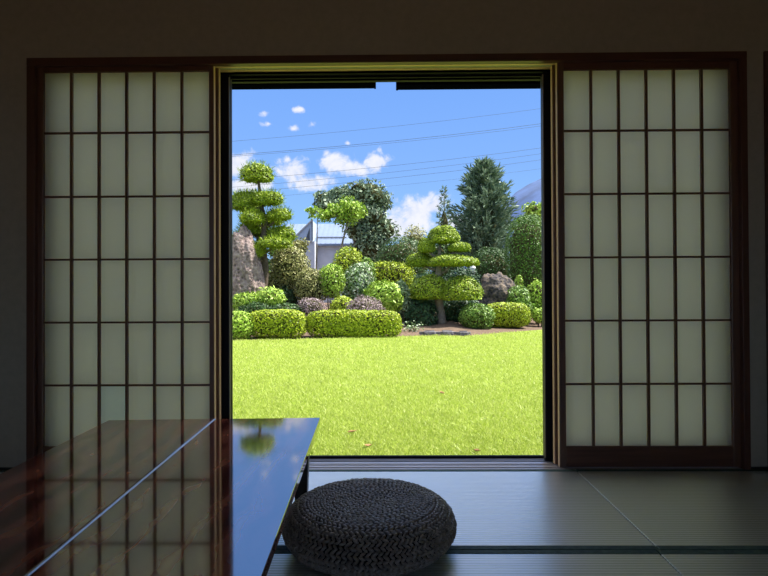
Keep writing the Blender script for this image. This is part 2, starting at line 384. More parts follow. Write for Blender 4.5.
# ------------------------------------------------------------------ tatami
mats = [(-.86, .930, 0, 'tatami mat along the sill in front of the opening, behind the woven pouf'),
        (.935, 2.70, 0, 'tatami mat along the wall in front of the right paper screen'),
        (-2.63, -.865, 0, 'tatami mat along the wall below the left paper screen, mostly under the table'),
        (-.865, .918, 1, 'nearer tatami mat that the woven pouf stands across, its cloth edge in view'),
        (.923, 2.69, 1, 'nearer tatami mat beyond the seam, cut by the lower right corner'),
        (-2.63, -.870, 1, 'nearer tatami mat hidden beneath the lacquer table')]
for x0, x1, row, label in mats:
    y1 = -.004-.881*row; y0 = y1-.878; w = (x1-x0)/2
    r = empty('tatami_mat', ((x0+x1)/2, (y0+y1)/2, -.056), label, 'tatami mat', 'tatami mats of the room')
    hh = (y1-y0)/2
    box('rush_cover', (-w, -hh+.029, 0), (w, hh-.029, .056), M['tatami'], r, .0025)
    for s in (-1, 1):
        box('cloth_border', (-w, s*(hh-.030), .001), (w, s*hh, .0572), M['heri'], r, .002)

# ------------------------------------------------------------------ low table
TZ = .345
VPX = 366.4
ang = math.atan((390.4-VPX)/F_PX)                                # table turned a little towards the left
fr_ = atz(320.3, 417.0, TZ); fl_ = atz(107.5, 420.6, TZ)
wid = (fr_-fl_).length; L = 1.70
mid = (fr_+fl_)/2; ax = Vector((-math.sin(ang), math.cos(ang), 0)); cen = mid-ax*(L/2)
tb = empty('low_table', (cen.x, cen.y, 0), 'low red-brown lacquer table with mirror gloss and a pale line along its middle', 'table', rz=ang)
hw = wid/2
for s in (-1, 1):
    box('tabletop_leaf', (s*.003, -L/2, TZ-.032), (s*hw, L/2, TZ), M['lacquer'], tb, .0035)
ib = MB()
ib.add([(.0042*math.cos(PI*k/8), yy, TZ-.0012+.003*math.sin(PI*k/8)) for yy in (-L/2+.002, L/2-.002) for k in range(9)], [(k, k+1, k+10, k+9) for k in range(8)])
i_ = ib.build('center_glint', M['gap_glint'], tb, smooth=True); i_['label'] = 'pale strip standing for sky light along the gap'  # strip added in place of the sky's glint along the gap
apr = MB()
apr.box((-hw+.05, -L/2+.05, TZ-.075), (hw-.05, -L/2+.07, TZ-.032)); apr.box((-hw+.05, L/2-.07, TZ-.075), (hw-.05, L/2-.05, TZ-.032))
apr.box((-hw+.05, -L/2+.07, TZ-.075), (-hw+.07, L/2-.07, TZ-.032)); apr.box((hw-.07, -L/2+.07, TZ-.075), (hw-.05, L/2-.07, TZ-.032))
apr.build('apron', M['leg'], tb)
for sx in (-1, 1):
    for sy in (-1, 1):
        q = MB(); x = sx*(hw-.075); y = sy*(L/2-.075)
        v = []
        for z, h in ((0, .026), (.06, .028), (TZ-.07, .036), (TZ-.032, .036)):
            v += [(x-h, y-h, z), (x+h, y-h, z), (x+h, y+h, z), (x-h, y+h, z)]
        f = [(3, 2, 1, 0), (12, 13, 14, 15)]
        for k in range(3):
            for j in range(4): f.append((k*4+j, k*4+(j+1) % 4, k*4+4+(j+1) % 4, k*4+4+j))
        q.add(v, f); q.build('leg', M['leg'], tb, .004)

# ------------------------------------------------------------------ woven pouf
PC = (atz(368.6, 536, .0).x*0 + (368.6-390.4)/F_PX*2.0, -D+1.99, 0)
pf = empty('floor_pouf', PC, 'round woven rush pouf seat on the tatami beside the low table', 'pouf')
PR = .304
prof = [(0.004, .146), (.06, .148), (.12, .153), (.17, .157), (.205, .157), (.24, .153), (.27, .138), (.294, .114), (PR, .085), (.300, .058), (.284, .034), (.258, .014), (.23, .003), (.004, .002)]
def resample(pr, n=400):
    p = np.array(pr); 
    for _ in range(2):                                           # soften the polyline
        q = [p[0]]
        for a, b in zip(p[:-1], p[1:]): q += [a*.75+b*.25, a*.25+b*.75]
        q.append(p[-1]); p = np.array(q)
    d = np.r_[0, np.cumsum(np.hypot(*np.diff(p, axis=0).T))]
    s = np.linspace(0, d[-1], n); return s, np.c_[np.interp(s, d, p[:, 0]), np.interp(s, d, p[:, 1])]
S, PP = resample(prof)
cm = MB(); cm.lathe([(max(r-.004, .001), z-.003 if z > .01 else z) for r, z in PP[::8]], 48); cm.build('core', M['rope_core'], pf, smooth=True)
def knots(s0, s1, pitch):
    ku_, kv_ = 6, 4
    base = []
    for j in range(kv_+1):
        ph = -PI/2+PI*j/kv_
        for i in range(ku_): base.append((math.sin(ph), math.cos(ph)*math.cos(2*PI*i/ku_), math.cos(ph)*math.sin(2*PI*i/ku_)))
    base = np.array(base)
    bf = [(j*ku_+i, j*ku_+(i+1) % ku_, (j+1)*ku_+(i+1) % ku_, (j+1)*ku_+i) for j in range(kv_) for i in range(ku_)]
    V = []; Fc = []; n = 0; row = 0; s = s0
    while s < s1:
        r = np.interp(s, S, PP[:, 0]); z = np.interp(s, S, PP[:, 1])
        r2 = np.interp(s+.004, S, PP[:, 0]); z2 = np.interp(s+.004, S, PP[:, 1])
        tv = np.array([r2-r, z2-z]); tv /= np.linalg.norm(tv)+1e-9
        cnt = max(6, int(2*PI*r/.0185)); off = rng.random()
        for k in range(cnt):
            w = 2*PI*(k+off)/cnt
            er = np.array([math.cos(w), math.sin(w), 0]); et = np.array([-math.sin(w), math.cos(w), 0]); ez = np.array([0, 0, 1.])
            tang = er*tv[0]+ez*tv[1]; nor = er*(-tv[1])+ez*tv[0]
            if nor@(er*.3+ez) < 0: nor = -nor
            sl = (.60 if row % 2 else -.60)+rng.normal(0, .10)
            a = et*math.cos(sl)+tang*math.sin(sl); b = -et*math.sin(sl)+tang*math.cos(sl)
            sc = rng.uniform(.85, 1.15)
            pts = er*r+ez*z + nor*rng.uniform(-.001, .0015) + (base[:, :1]*a*.0125+base[:, 1:2]*b*.0056+base[:, 2:]*nor*.0075)*sc
            V.append(pts); Fc += [tuple(i+n for i in q) for q in bf]; n += len(base)
        s += pitch; row += 1
    return pydata(np.concatenate(V), Fc, True)
stot = S[np.argmax(PP[:, 0])]; s_rim = float(np.interp(.24, PP[:np.argmax(PP[:, 0]), 0], S[:np.argmax(PP[:, 0])]))
link('woven_top', knots(.008, s_rim, .0115), M['rope'], pf)
link('woven_side', knots(s_rim+.003, S[np.argmax(S > stot+.14)], .0122), M['rope'], pf)

# ------------------------------------------------------------------ ground outside
GZ = -.45
EDGE = [(-60, 13.5)]
for px, py in ((200, 341.5), (233, 340.5), (305, 339.0), (360, 337.5), (400, 336.3), (440, 335.6), (465, 336.2), (500, 333.0), (541, 329.6), (580, 327)):
    p = atz(px, py, GZ); EDGE.append((p.x, p.y))
EDGE.append((60, 26))
EX = np.array([e[0] for e in EDGE]); EY = np.array([e[1] for e in EDGE])
def edge(x): return np.interp(x, EX, EY)
def gz(x, y):
    d = np.clip((y-edge(x)-.3)/7.0, 0, 1); s = d*d*(3-2*d)
    return GZ + .55*s + .02*np.sin(x*1.7)*s
xs = np.r_[np.linspace(-60, -9, 12), np.linspace(-8, 9, 60), np.linspace(10, 60, 12)]
ys = np.r_[np.linspace(.24, 13, 8), np.linspace(13.3, 32, 60), np.linspace(34, 120, 10)]
X, Y = np.meshgrid(xs, ys); Z = gz(X, Y)-.004 - .03*(Y < edge(X)-.2)
nx_ = len(xs); vv = np.c_[X.ravel(), Y.ravel(), Z.ravel()]
ff = [(j*nx_+i, j*nx_+i+1, (j+1)*nx_+i+1, (j+1)*nx_+i) for j in range(len(ys)-1) for i in range(nx_-1)]
tag(link('ground', pydata(vv, ff, True), M['soil']), kind='structure')
bk = pydata([(-40, -60, GZ), (40, -60, GZ), (40, RY0-.15, GZ), (-40, RY0-.15, GZ)], [(0, 1, 2, 3)])
tag(link('ground', bk, M['soil']), kind='structure')
lx = np.r_[-40, np.linspace(-9, 10, 60), 40]
lv = [(x, .24, GZ) for x in lx]+[(x, edge(x)+.05*math.sin(x*9)*math.sin(x*2.3), GZ) for x in lx]
n_ = len(lx)
tag(link('lawn', pydata(lv, [(i, i+1, n_+i+1, n_+i) for i in range(n_-1)]), M['turf']), kind='structure')
tag(box('plinth', (RX0, .23, -.6), (RX1, .26, -.06), M['stone']), kind='structure') if False else None

def quads_mesh(V):                                               # V: (n,4,3)
    n = len(V); me = bpy.data.meshes.new('leaves'); me.vertices.add(n*4); me.vertices.foreach_set('co', V.reshape(-1).astype(np.float32))
    me.loops.add(n*4); me.loops.foreach_set('vertex_index', np.arange(n*4, dtype=np.int32))
    me.polygons.add(n); me.polygons.foreach_set('loop_start', np.arange(0, n*4, 4, dtype=np.int32)); me.polygons.foreach_set('loop_total', np.full(n, 4, np.int32))
    me.update(calc_edges=True); return me
def norm(a): return a/(np.linalg.norm(a, axis=-1, keepdims=True)+1e-9)
# grass blades
N = 330000
dd = (1/(1/3.6+(1/19.0-1/3.6)*rng.random(N)**.8)); yy = dd-D
xx = (rng.random(N)*2-1)*(dd*.50+1.2)
keep = (yy < edge(xx)-.02+.08*rng.normal(size=N)) & (yy > .5); xx = xx[keep]; yy = yy[keep]; n = len(xx)
base = np.c_[xx, yy, np.full(n, GZ-.003)]
az = rng.random(n)*2*PI; h = rng.uniform(.028, .055, n)*(1+.02*(yy)); w = rng.uniform(.004, .007, n)*(1+.10*yy)
side = np.c_[np.cos(az), np.sin(az), np.zeros(n)]*w[:, None]; lean = rng.normal(0, .55, (n, 2))*h[:, None]
tip = base+np.c_[lean, h]
md = base+np.c_[lean*.35, h*.6]
V = np.stack([base-side*.5, md-side*.45, tip, md+side*.45], 1)
tag(link('lawn_grass', quads_mesh(V), M['blade']), 'short bright yellow-green lawn grass between the house and the hedges', 'grass', kind='stuff')

# ------------------------------------------------------------------ foliage builders
def lump(dirs, amp, seed, freq=2.2):
    r = np.random.default_rng(seed); o = np.zeros(len(dirs))
    for k in range(7):
        q = r.normal(size=3)*freq*(1+.45*k); o += np.sin(dirs@q+r.random()*6.28)/(1+.45*k)
    return 1+amp*o/2.2
class Foliage:
    def __init__(s): s.q = []; s.k = []
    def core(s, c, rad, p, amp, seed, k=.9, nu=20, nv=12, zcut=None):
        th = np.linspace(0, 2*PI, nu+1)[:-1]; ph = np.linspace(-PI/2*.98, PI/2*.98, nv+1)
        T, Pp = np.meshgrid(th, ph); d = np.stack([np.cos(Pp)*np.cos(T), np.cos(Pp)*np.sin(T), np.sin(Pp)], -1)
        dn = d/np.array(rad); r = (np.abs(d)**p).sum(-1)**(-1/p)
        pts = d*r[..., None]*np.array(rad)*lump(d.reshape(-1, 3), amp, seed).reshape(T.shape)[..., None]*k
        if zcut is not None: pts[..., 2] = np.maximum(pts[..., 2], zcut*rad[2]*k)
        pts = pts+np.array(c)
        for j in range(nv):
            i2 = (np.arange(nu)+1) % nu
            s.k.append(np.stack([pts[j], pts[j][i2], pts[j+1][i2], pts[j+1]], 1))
    def blob(s, c, rad, n, L, W, p=2.0, amp=.10, seed=0, spread=.6, zcut=None, core=.88, depth=.12, needle=False, up=0.0):
        """leaves over a rounded body; zcut flattens its underside"""
        r = np.random.default_rng(seed+11); rad = np.array(rad, float); c = np.array(c, float)
        d = norm(r.normal(size=(n, 3))*1.0/rad**0*np.array([1, 1, 1]))
        rr = (np.abs(d)**p).sum(-1)**(-1/p)
        k = lump(d, amp, seed)*(1-depth*r.random(n)**1.5+depth*.35*r.random(n))
        pts = d*(rr*k)[:, None]*rad
        nr = norm(np.sign(d)*np.abs(d*rr[:, None])**(p-1)/rad)
        if zcut is not None:
            lo = pts[:, 2] < zcut*rad[2]
            pts[lo, 2] = zcut*rad[2]+r.normal(0, .03, lo.sum())*rad[2]; pts[lo, :2] *= (r.random(lo.sum())**.3)[:, None]; nr[lo] = (0, 0, -1)
        pts = pts+c
        s.leaves(pts, nr, L, W, r, spread, needle, up)
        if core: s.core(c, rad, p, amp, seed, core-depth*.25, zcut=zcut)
        return s
    def leaves(s, pts, nr, L, W, r, spread=.6, needle=False, up=0.0):
        n = len(pts); size = r.uniform(.65, 1.35, n)[:, None]
        if needle:
            b = norm(nr+spread*r.normal(size=(n, 3))+np.array([0, 0, up])); t = norm(np.cross(b, r.normal(size=(n, 3))))
            a = pts; e = pts+b*L*size; mm = pts+b*L*.5*size
            s.q.append(np.stack([a, mm-t*W/2, e, mm+t*W/2], 1))
        else:
            nn = norm(nr+spread*r.normal(size=(n, 3))+np.array([0, 0, up])); t = norm(np.cross(nn, r.normal(size=(n, 3)))); b = np.cross(nn, t)
            s.q.append(np.stack([pts-t*L/2*size, pts+b*W/2*size, pts+t*L/2*size, pts-b*W/2*size], 1))
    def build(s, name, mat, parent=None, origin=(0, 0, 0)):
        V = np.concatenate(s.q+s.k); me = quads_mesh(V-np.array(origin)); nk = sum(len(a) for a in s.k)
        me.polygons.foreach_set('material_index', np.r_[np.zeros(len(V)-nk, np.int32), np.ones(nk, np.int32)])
        return link(name, me, [mat, M['twig_shade']], parent)

def span(x0, x1, y0, y1, d):
    """centre and half sizes (x, z) of what the photo shows between these pixels, at distance d from the camera"""
    Yp = d-D; a = at(x0, y0, Yp); b = at(x1, y1, Yp)
    return ((a.x+b.x)/2, Yp, (a.z+b.z)/2), (b.x-a.x)/2, (a.z-b.z)/2

SEED = [100]
def bush(name, label, cat, mat, d, blobs, L=.085, W=.05, n=900, p=2.2, amp=.10, spread=.55, group=None, dep=.9, bark='bark', stem=True, ground=True, core=.84, depth=.26):
    """a shrub: foliage and, below it, stems down to the soil"""
    c0, w0, h0 = span(*blobs[0], d)
    gx_ = c0[0]; gy_ = c0[1]; g = float(gz(gx_, gy_))
    root = empty(name, (gx_, gy_, g), label, cat, group)
    F = Foliage()
    lowest = 1e9
    for b in blobs:
        c, w, h = span(*b, d); SEED[0] += 1
        ry = w*dep; area = 2*PI*(w*h+ry*h+w*ry)/1.2
        k = int(min(9000, max(150, n*1.4*area)))
        F.blob(c, (w, ry, h), k, L, W, p, amp, SEED[0], spread, core=core, depth=depth); lowest = min(lowest, c[2]-h)
    F.build('foliage', mat, root, (gx_, gy_, g))
    if stem:
        s = MB(); top = max(lowest+.35*h0*2, g+.12)-g
        for k in range(4):
            a = 2*PI*k/4+.4; s.tube([(.06*math.cos(a), .06*math.sin(a), -.03), (.12*math.cos(a), .12*math.sin(a), top*.5), (.25*w0*math.cos(a), .25*w0*math.sin(a), top)], [.03, .024, .015], 6)
        s.build('stems', M[bark], root)
    return root

# ---- clipped hedges along the lawn
H = 'clipped hedges edging the lawn'
bush('clipped_bush', 'rounded yellow-green bush at the edge of the opening, left end of the lawn edge', 'bush', M['leaf_fresh'], 16.4, [(221, 254.5, 311.5, 341)], n=520, p=2.3, group=H)
bush('box_hedge', 'low clipped hedge at the lawn edge between the rounded bush and the longest hedge', 'hedge', M['leaf_olive'], 16.7, [(249.5, 305, 310, 338)], L=.065, W=.04, n=900, p=3.8, amp=.035, depth=.16, spread=.42, group=H, dep=.55)
bush('box_hedge', 'longest low clipped hedge, curved, in the middle of the lawn edge', 'hedge', M['leaf_olive'], 17.0, [(307.5, 368, 310.5, 337), (336, 400, 311, 338)], L=.065, W=.04, n=900, p=4.0, amp=.03, depth=.16, spread=.42, group=H, dep=.45)
bush('box_hedge', 'short clipped hedge with golden top right of the tiered tree', 'hedge', M['leaf_olive'], 20.6, [(485, 528.5, 303, 327)], L=.065, W=.04, n=900, p=3.6, amp=.035, depth=.16, spread=.42, group=H, dep=.6)
bush('clipped_bush', 'round grey-green bush at the foot of the tiered tree, beside the stone edging', 'bush', M['leaf_mid'], 20.0, [(459, 493.5, 304.5, 329.5)], n=520, p=2.2, amp=.08, group=H)
bush('clipped_bush', 'small pale green bush at the right edge of the opening behind the lawn', 'bush', M['leaf_fresh'], 21.4, [(532, 548, 308, 323)], n=400)

# ---- low planting of the bed
bush('fern_clump', 'light green feathery plants at the foot of the standing rock', 'plant', M['leaf_fresh'], 19.0, [(232, 262, 293, 312), (256, 286, 289.5, 309)], n=330, L=.16, W=.05, amp=.2, depth=.4)
bush('dark_shrub', 'dark low shrub between the left hedge and the feathery plants', 'shrub', M['leaf_dark'], 18.7, [(240, 275, 302, 318), (268, 300, 303, 320)], n=360)
bush('heather_mound', 'mauve heather mound beside the gap between two hedges', 'heather', M['leaf_heather'], 19.2, [(297, 326, 297.5, 322)], n=420, L=.06, W=.03)
bush('heather_mound', 'larger mauve heather mound rising just behind the longest hedge', 'heather', M['leaf_heather'], 19.0, [(345, 384, 296, 326)], n=420, L=.06, W=.03, p=1.7)
bush('gold_shrub', 'small golden shrub between the two heather mounds', 'shrub', M['leaf_gold'], 19.4, [(330, 355, 297, 318)], n=420)
bush('broad_leaf_shrub', 'green leafy shrub with upright stems above the right end of the longest hedge', 'shrub', M['leaf_fresh'], 20.0, [(366, 402, 282.5, 314)], n=320, L=.15, W=.06, amp=.16, depth=.3)
bush('pale_shrub', 'tall pale-leaved shrub just left of the tiered tree', 'shrub', M['leaf_grey'], 20.3, [(394, 410, 282, 318)], n=330, L=.13, W=.05, amp=.2, depth=.35)
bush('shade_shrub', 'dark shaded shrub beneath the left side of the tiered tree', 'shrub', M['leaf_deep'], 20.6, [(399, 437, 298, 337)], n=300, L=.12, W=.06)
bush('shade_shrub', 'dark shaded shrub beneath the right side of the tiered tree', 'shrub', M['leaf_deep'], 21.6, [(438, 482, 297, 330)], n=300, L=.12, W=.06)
bush('flowering_plant', 'small plant with pale flowers at the lawn edge under the tiered tree', 'plant', M['leaf_white'], 18.8, [(401, 424, 322, 336)], n=90, L=.07, core=0, depth=.8)
bush('round_shrub', 'khaki round shrub beside the bright yellow-green one, above the heather', 'shrub', M['leaf_khaki'], 20.8, [(293, 328, 269, 304)], n=380, amp=.12)
bush('round_shrub', 'bright yellow-green round shrub in front of the white-leaved shrub', 'shrub', M['leaf_fresh'], 20.6, [(318, 344, 264, 298)], n=380, amp=.12)
bush('tall_shrub', 'tall olive and russet shrub to the right of the old pine', 'shrub', M['leaf_khaki'], 21.4, [(270, 310, 246, 290), (262, 292, 268, 304)], n=330, amp=.14, depth=.2)
bush('white_leaf_shrub', 'shrub with white-edged leaves behind the bright round shrub', 'shrub', M['leaf_white'], 21.4, [(342, 374, 266, 304)], n=300, L=.13, W=.07, amp=.16, depth=.3)
bush('dome_shrub', 'yellow-green dome shrub below the bright young tree', 'shrub', M['leaf_gold'], 23.0, [(333, 363, 247.5, 290)], n=320, amp=.07)
bush('dark_shrub', 'dark green shrub between the dome shrub and the flat-topped hedge', 'shrub', M['leaf_mid'], 22.6, [(357, 376, 258, 296)], n=280)
bush('flat_hedge', 'flat-topped hedge in the middle of the bed below the dark dome', 'hedge', M['leaf_olive'], 23.5, [(361, 413, 263, 300)], n=330, p=4.0, amp=.06, dep=.5)
bush('dome_topiary', 'large dark green dome to the left of the tiered tree', 'topiary', M['leaf_dark'], 26.5, [(375, 430, 238, 300)], L=.075, W=.045, n=620, amp=.015, depth=.12, spread=.4, p=2.3)
bush('back_shrub', 'loose light green shrub showing over the shoulder of the dark dome', 'shrub', M['leaf_khaki'], 28.5, [(398, 432, 229, 285)], n=220, amp=.16, depth=.3)
bush('dome_topiary', 'tall rounded clipped evergreen at the right edge of the opening', 'topiary', M['leaf_clip'], 24.5, [(506, 549, 216, 300)], L=.07, W=.042, n=800, depth=.14, spread=.4, amp=.015, p=2.7)
bush('back_hedge', 'dark hedge between the tiered tree and the tall clipped evergreen', 'hedge', M['leaf_dark'], 26.0, [(470, 512, 249, 305)], n=260, p=2.8, amp=.06)
bush('feather_shrub', 'blue-green feathery shrub beside the dark boulder', 'shrub', M['leaf_mid'], 21.8, [(504, 533, 289, 322)], n=330, L=.15, W=.05, amp=.2, depth=.3)
bush('gold_shrub', 'bright shrub at the right edge of the opening above the small pale bush', 'shrub', M['leaf_fresh'], 22.3, [(526, 549, 282, 316)], n=330, amp=.15)
bush('young_shrub', 'small light green shrub rising behind the dark boulder', 'shrub', M['leaf_fresh'], 23.3, [(514, 523, 275, 300)], n=330, amp=.1)
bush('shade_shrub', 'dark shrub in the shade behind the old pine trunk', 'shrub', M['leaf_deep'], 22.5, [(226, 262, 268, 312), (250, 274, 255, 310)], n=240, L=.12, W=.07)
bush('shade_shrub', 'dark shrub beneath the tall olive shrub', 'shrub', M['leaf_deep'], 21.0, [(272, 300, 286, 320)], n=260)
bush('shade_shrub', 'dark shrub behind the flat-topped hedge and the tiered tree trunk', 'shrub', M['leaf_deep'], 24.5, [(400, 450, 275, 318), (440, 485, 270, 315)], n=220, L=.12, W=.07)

# ---- the garden goes on to both sides
bush('boundary_hedge', 'long dark boundary hedge running off past the standing rock, beside the opening', 'hedge', M['leaf_clip'], 26.0, [(-420, 60, 255, 310), (0, 215, 258, 310)], L=.16, W=.09, n=60, p=3.2, dep=.12, amp=.05)
bush('boundary_hedge', 'long dark boundary hedge running off past the tall clipped evergreen', 'hedge', M['leaf_clip'], 27.0, [(560, 800, 252, 305), (760, 1150, 250, 305)], L=.16, W=.09, n=60, p=3.2, dep=.16, amp=.05)
bush('box_hedge', 'low clipped hedge continuing past the rounded bush beyond the opening', 'hedge', M['leaf_olive'], 16.8, [(90, 205, 311, 341)], n=420, p=3.6, amp=.06, dep=.4, group=H)
bush('box_hedge', 'low clipped hedge continuing past the small pale bush beyond the opening', 'hedge', M['leaf_olive'], 21.6, [(565, 660, 303, 325)], n=420, p=3.6, amp=.06, dep=.4, group=H)

# ---- rocks
def rock(name, label, cat, mat, d, box_, dep, seed, amp=.22, p=2.4, n=5, ref=None):
    c, w, h = span(*box_, d); g = float(gz(c[0], c[1]))
    bm = bmesh.new(); bmesh.ops.create_icosphere(bm, subdivisions=n, radius=1)
    for v in bm.verts:
        dv = v.co.normalized(); r = sum(abs(q)**p for q in dv)**(-1/p)
        k = 1+amp*(noise.fractal(dv*1.6+Vector((seed, 0, 0)), 1.0, 2.0, 6))+amp*.4*abs(noise.noise(dv*5+Vector((0, seed, 0))))
        q = dv*(r*k)
        if ref: q = ref(q)
        v.co = (q.x*w, q.y*w*dep, q.z*h)
    me = bpy.data.meshes.new('rock'); bm.to_mesh(me); bm.free()
    me.polygons.foreach_set('use_smooth', [True]*len(me.polygons))
    o = link(name, me, mat); o.location = c
    return tag(o, label, cat)
def lean(q):                                                      # leaning standing stone, broader at the foot
    t = (q.z+1)/2; return Vector((q.x*(1.05-.45*t)-.20*(t-.5)*2+.12, q.y*(1-.25*t), q.z))
rock('standing_rock', 'tall pinkish grey standing rock at the left edge of the opening', 'rock', M['rock_pink'], 19.6, (226, 263, 233.5, 316), .8, 3.3, .26, 2.6, 5, lean)
rock('boulder', 'dark grey and brown boulder between the tiered tree and the clipped evergreen', 'rock', M['rock_dark'], 22.4, (478, 516, 276, 318), .8, 8.1, .25, 2.5)
rock('boulder', 'small grey boulder under the feathery plants beside the left hedge', 'rock', M['rock_dark'], 18.9, (284, 302, 312, 328), .8, 1.9)

# stone edging under the tiered tree
for k, (x0, x1, lab) in enumerate(((419, 438, 'grey edging stone at the lawn edge left of the tiered trunk'), (437, 455, 'grey edging stone in front of the tiered trunk'), (454, 468, 'pale edging stone beside the round grey-green bush'))):
    p0 = atz(x0, 334, GZ); p1 = atz(x1, 334, GZ); w = (p1.x-p0.x)/2; yk = float(edge((p0.x+p1.x)/2))+.35
    bm = bmesh.new(); bmesh.ops.create_cube(bm, size=2); bmesh.ops.bevel(bm, geom=bm.edges[:], offset=.5, segments=3, affect='EDGES'); bmesh.ops.subdivide_edges(bm, edges=bm.edges[:], cuts=2, use_grid_fill=True)
    for v in bm.verts:
        q = v.co*(1+.12*noise.noise(v.co*1.7+Vector((k*5, 0, 0)))); v.co = (q.x*w, q.y*.12, q.z*.085)
    me = bpy.data.meshes.new('edging'); bm.to_mesh(me); bm.free()
    o = link('edging_stone', me, M['stone']); o.location = ((p0.x+p1.x)/2, yk, GZ+.06); tag(o, lab, 'stone', 'edging stones under the tiered tree')

# ---- trained pines
def pad(parent, org, box_, d, mat, n, seed, dep=.9, dy=0., p=2.1, zcut=-.35, L=.15, W=.035, core=.86, amp=.10, fringe=0):
    c, w, h = span(*box_, d+dy); F = Foliage()
    w = max(w-.08, .2); h = max(h-.07, .11)
    c = (c[0], c[1], c[2]-h*.45)                                 # the underside is flattened, so the body sits lower in its box
    F.blob(c, (w, w*dep, h*1.3), n, L, W, p, amp, seed, .55, zcut=zcut, core=core, depth=.14, up=.25)
    if fringe: F.blob(c, (w*1.04, w*dep*1.04, h*1.34), fringe, L*1.5, W*.5, p, amp, seed, .5, zcut=zcut, core=0, depth=.12, needle=True, up=.6)
    F.build('foliage_pad', mat, parent, org); return c
def pine(name, label, d, trunk_px, trunk_r, pads, mat, bark, n=1500, L=.15, W=.035, amp=.10, fringe=0):
    b = at(*trunk_px[0], d-D); org = (b.x, b.y, float(gz(b.x, b.y)))
    root = empty(name, org, label, 'tree')
    t = MB(); pts = [at(px, py, d-D+.06*math.sin(i*1.7)) for i, (px, py) in enumerate(trunk_px)]
    pts[0] = Vector((pts[0].x, pts[0].y, org[2]-.06)); O = Vector(org)
    fine = []; rr = []
    for i in range(len(pts)-1):
        for k in range(4):
            s = k/4; fine.append(pts[i].lerp(pts[i+1], s)-O); rr.append((trunk_r[i]*(1-s)+trunk_r[i+1]*s)*(1+.12*noise.noise(Vector((i+s, 3, 1))*3)))
    fine.append(pts[-1]-O); rr.append(trunk_r[-1]); t.tube(fine, rr, 10); t.build('trunk', M[bark], root, smooth=True)
    for i, (bx, dy, frm) in enumerate(pads):
        c = pad(root, org, bx, d, mat, n, SEED[0]+i*13, dy=dy, L=L, W=W, amp=amp, fringe=fringe)
        if frm is not None:
            s0 = at(*frm, d-D)-O; e = Vector(c)-O+Vector((0, 0, -.02)); br = MB()
            mid_ = s0.lerp(e, .5)+Vector((0, 0, -.08)); br.tube([s0, mid_, e], [.06, .045, .03], 7); br.build('branch', M[bark], root, smooth=True)
    SEED[0] += 200
    return root
pine('tiered_tree', 'cloud-pruned tree with a thick pale trunk standing at the lawn edge', 20.6,
     [(441.5, 329), (440.5, 312), (438, 296), (438, 278), (439, 262), (440, 245)], [.20, .16, .155, .12, .09, .05],
     [((407, 451, 270.5, 301), -.1, (439, 292)), ((437, 483, 273, 302), -.25, (440, 292)), ((425, 480, 252.5, 267.5), .0, (438, 275)),
      ((416, 437, 235, 254), .05, (439, 258)), ((426, 462, 222.5, 245), .1, None), ((446, 472, 239.5, 253), -.1, (440, 258)), ((405, 436, 250, 268), .55, (438, 270))],
     M['needle_pine'], 'bark_pale', n=5200, L=.10, W=.038)
pine('old_pine', 'tall old pine with tiered pads of needles beside the standing rock', 20.2,
     [(262, 318), (263, 292), (265, 270), (263, 245), (265, 222), (261, 205), (259.5, 190), (258, 175)], [.17, .15, .14, .12, .10, .08, .06, .03],
     [((240, 274, 161, 183), 0, None), ((253, 284, 188.5, 206), -.15, (261, 205)), ((229, 256, 193, 211), -.1, (261, 208)), ((266, 293, 206, 221), -.1, (264, 228)),
      ((239, 266, 208.5, 224), -.35, (264, 226)), ((232, 262, 190, 200), .6, (261, 203)), ((238, 264, 220, 236), .25, (264, 240)), ((266, 296, 224, 242), .15, (264, 246)),
      ((258, 292, 235, 249), -.45, (264, 252)), ((228, 252, 231, 246), .45, (264, 250)), ((245, 264, 243, 258), -.5, (264, 262)), ((244, 270, 258, 276), .3, (265, 274)),
      ((247, 268, 222, 236), .7, (264, 236)), ((256, 286, 228, 243), .75, (264, 244)), ((240, 262, 200, 214), .8, (263, 214)), ((262, 282, 212, 226), .7, (264, 228)), ((236, 262, 240, 256), .6, (264, 256))],
     M['needle_pine'], 'bark', n=2300, L=.12, W=.04, amp=.15, fringe=450)

# ---- trees behind
def conifer(name, label, d, x0, x1, y0, ybase, n_br, mat, seed, leaf=.16, wl=.05, top_round=.5, per=42, flat=.15):
    c, w, h = span(x0, x1, y0, ybase, d); g = float(gz(c[0], c[1])); org = np.array((c[0], c[1], g)); H_ = c[2]+h-g
    root = empty(name, tuple(org), label, 'tree'); r = np.random.default_rng(seed)
    t = MB(); t.tube([(0, 0, -.1), (0, 0, H_*.5), (0, 0, H_*.97)], [w*.12, w*.07, .02], 8); t.build('trunk', M['bark'], root)
    F = Foliage(); pts = []; nr = []
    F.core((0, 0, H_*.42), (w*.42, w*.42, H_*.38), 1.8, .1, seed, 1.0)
    for k in range(n_br):
        f = 1-(k+.5)/n_br; f = f**.85; z = H_*(.10+.90*f)
        R = w*min(1, ((1-f)/.46))**top_round*(.5+.62*r.random()); a = k*2.399+r.normal(0, .2)
        m_ = int(per*(.4+.8*R/w)); s = r.random(m_)**.6
        dirv = np.array([math.cos(a), math.sin(a)])
        px_ = s*R; lat = r.normal(0, .16, m_)*R*(1.1-.6*s)*.6
        zz = z - .10*R*np.sin(s*PI)*1.2 + s**2*R*.22 + r.normal(0, .03, m_)*R
        pts.append(np.c_[dirv[0]*px_-dirv[1]*lat, dirv[1]*px_+dirv[0]*lat, zz]); nr.append(np.c_[np.full(m_, dirv[0])*1.0, np.full(m_, dirv[1]), np.full(m_, .45)])
    F.leaves(np.concatenate(pts), np.concatenate(nr), leaf, wl, r, .5, True, flat)
    F.build('foliage', mat, root); return root
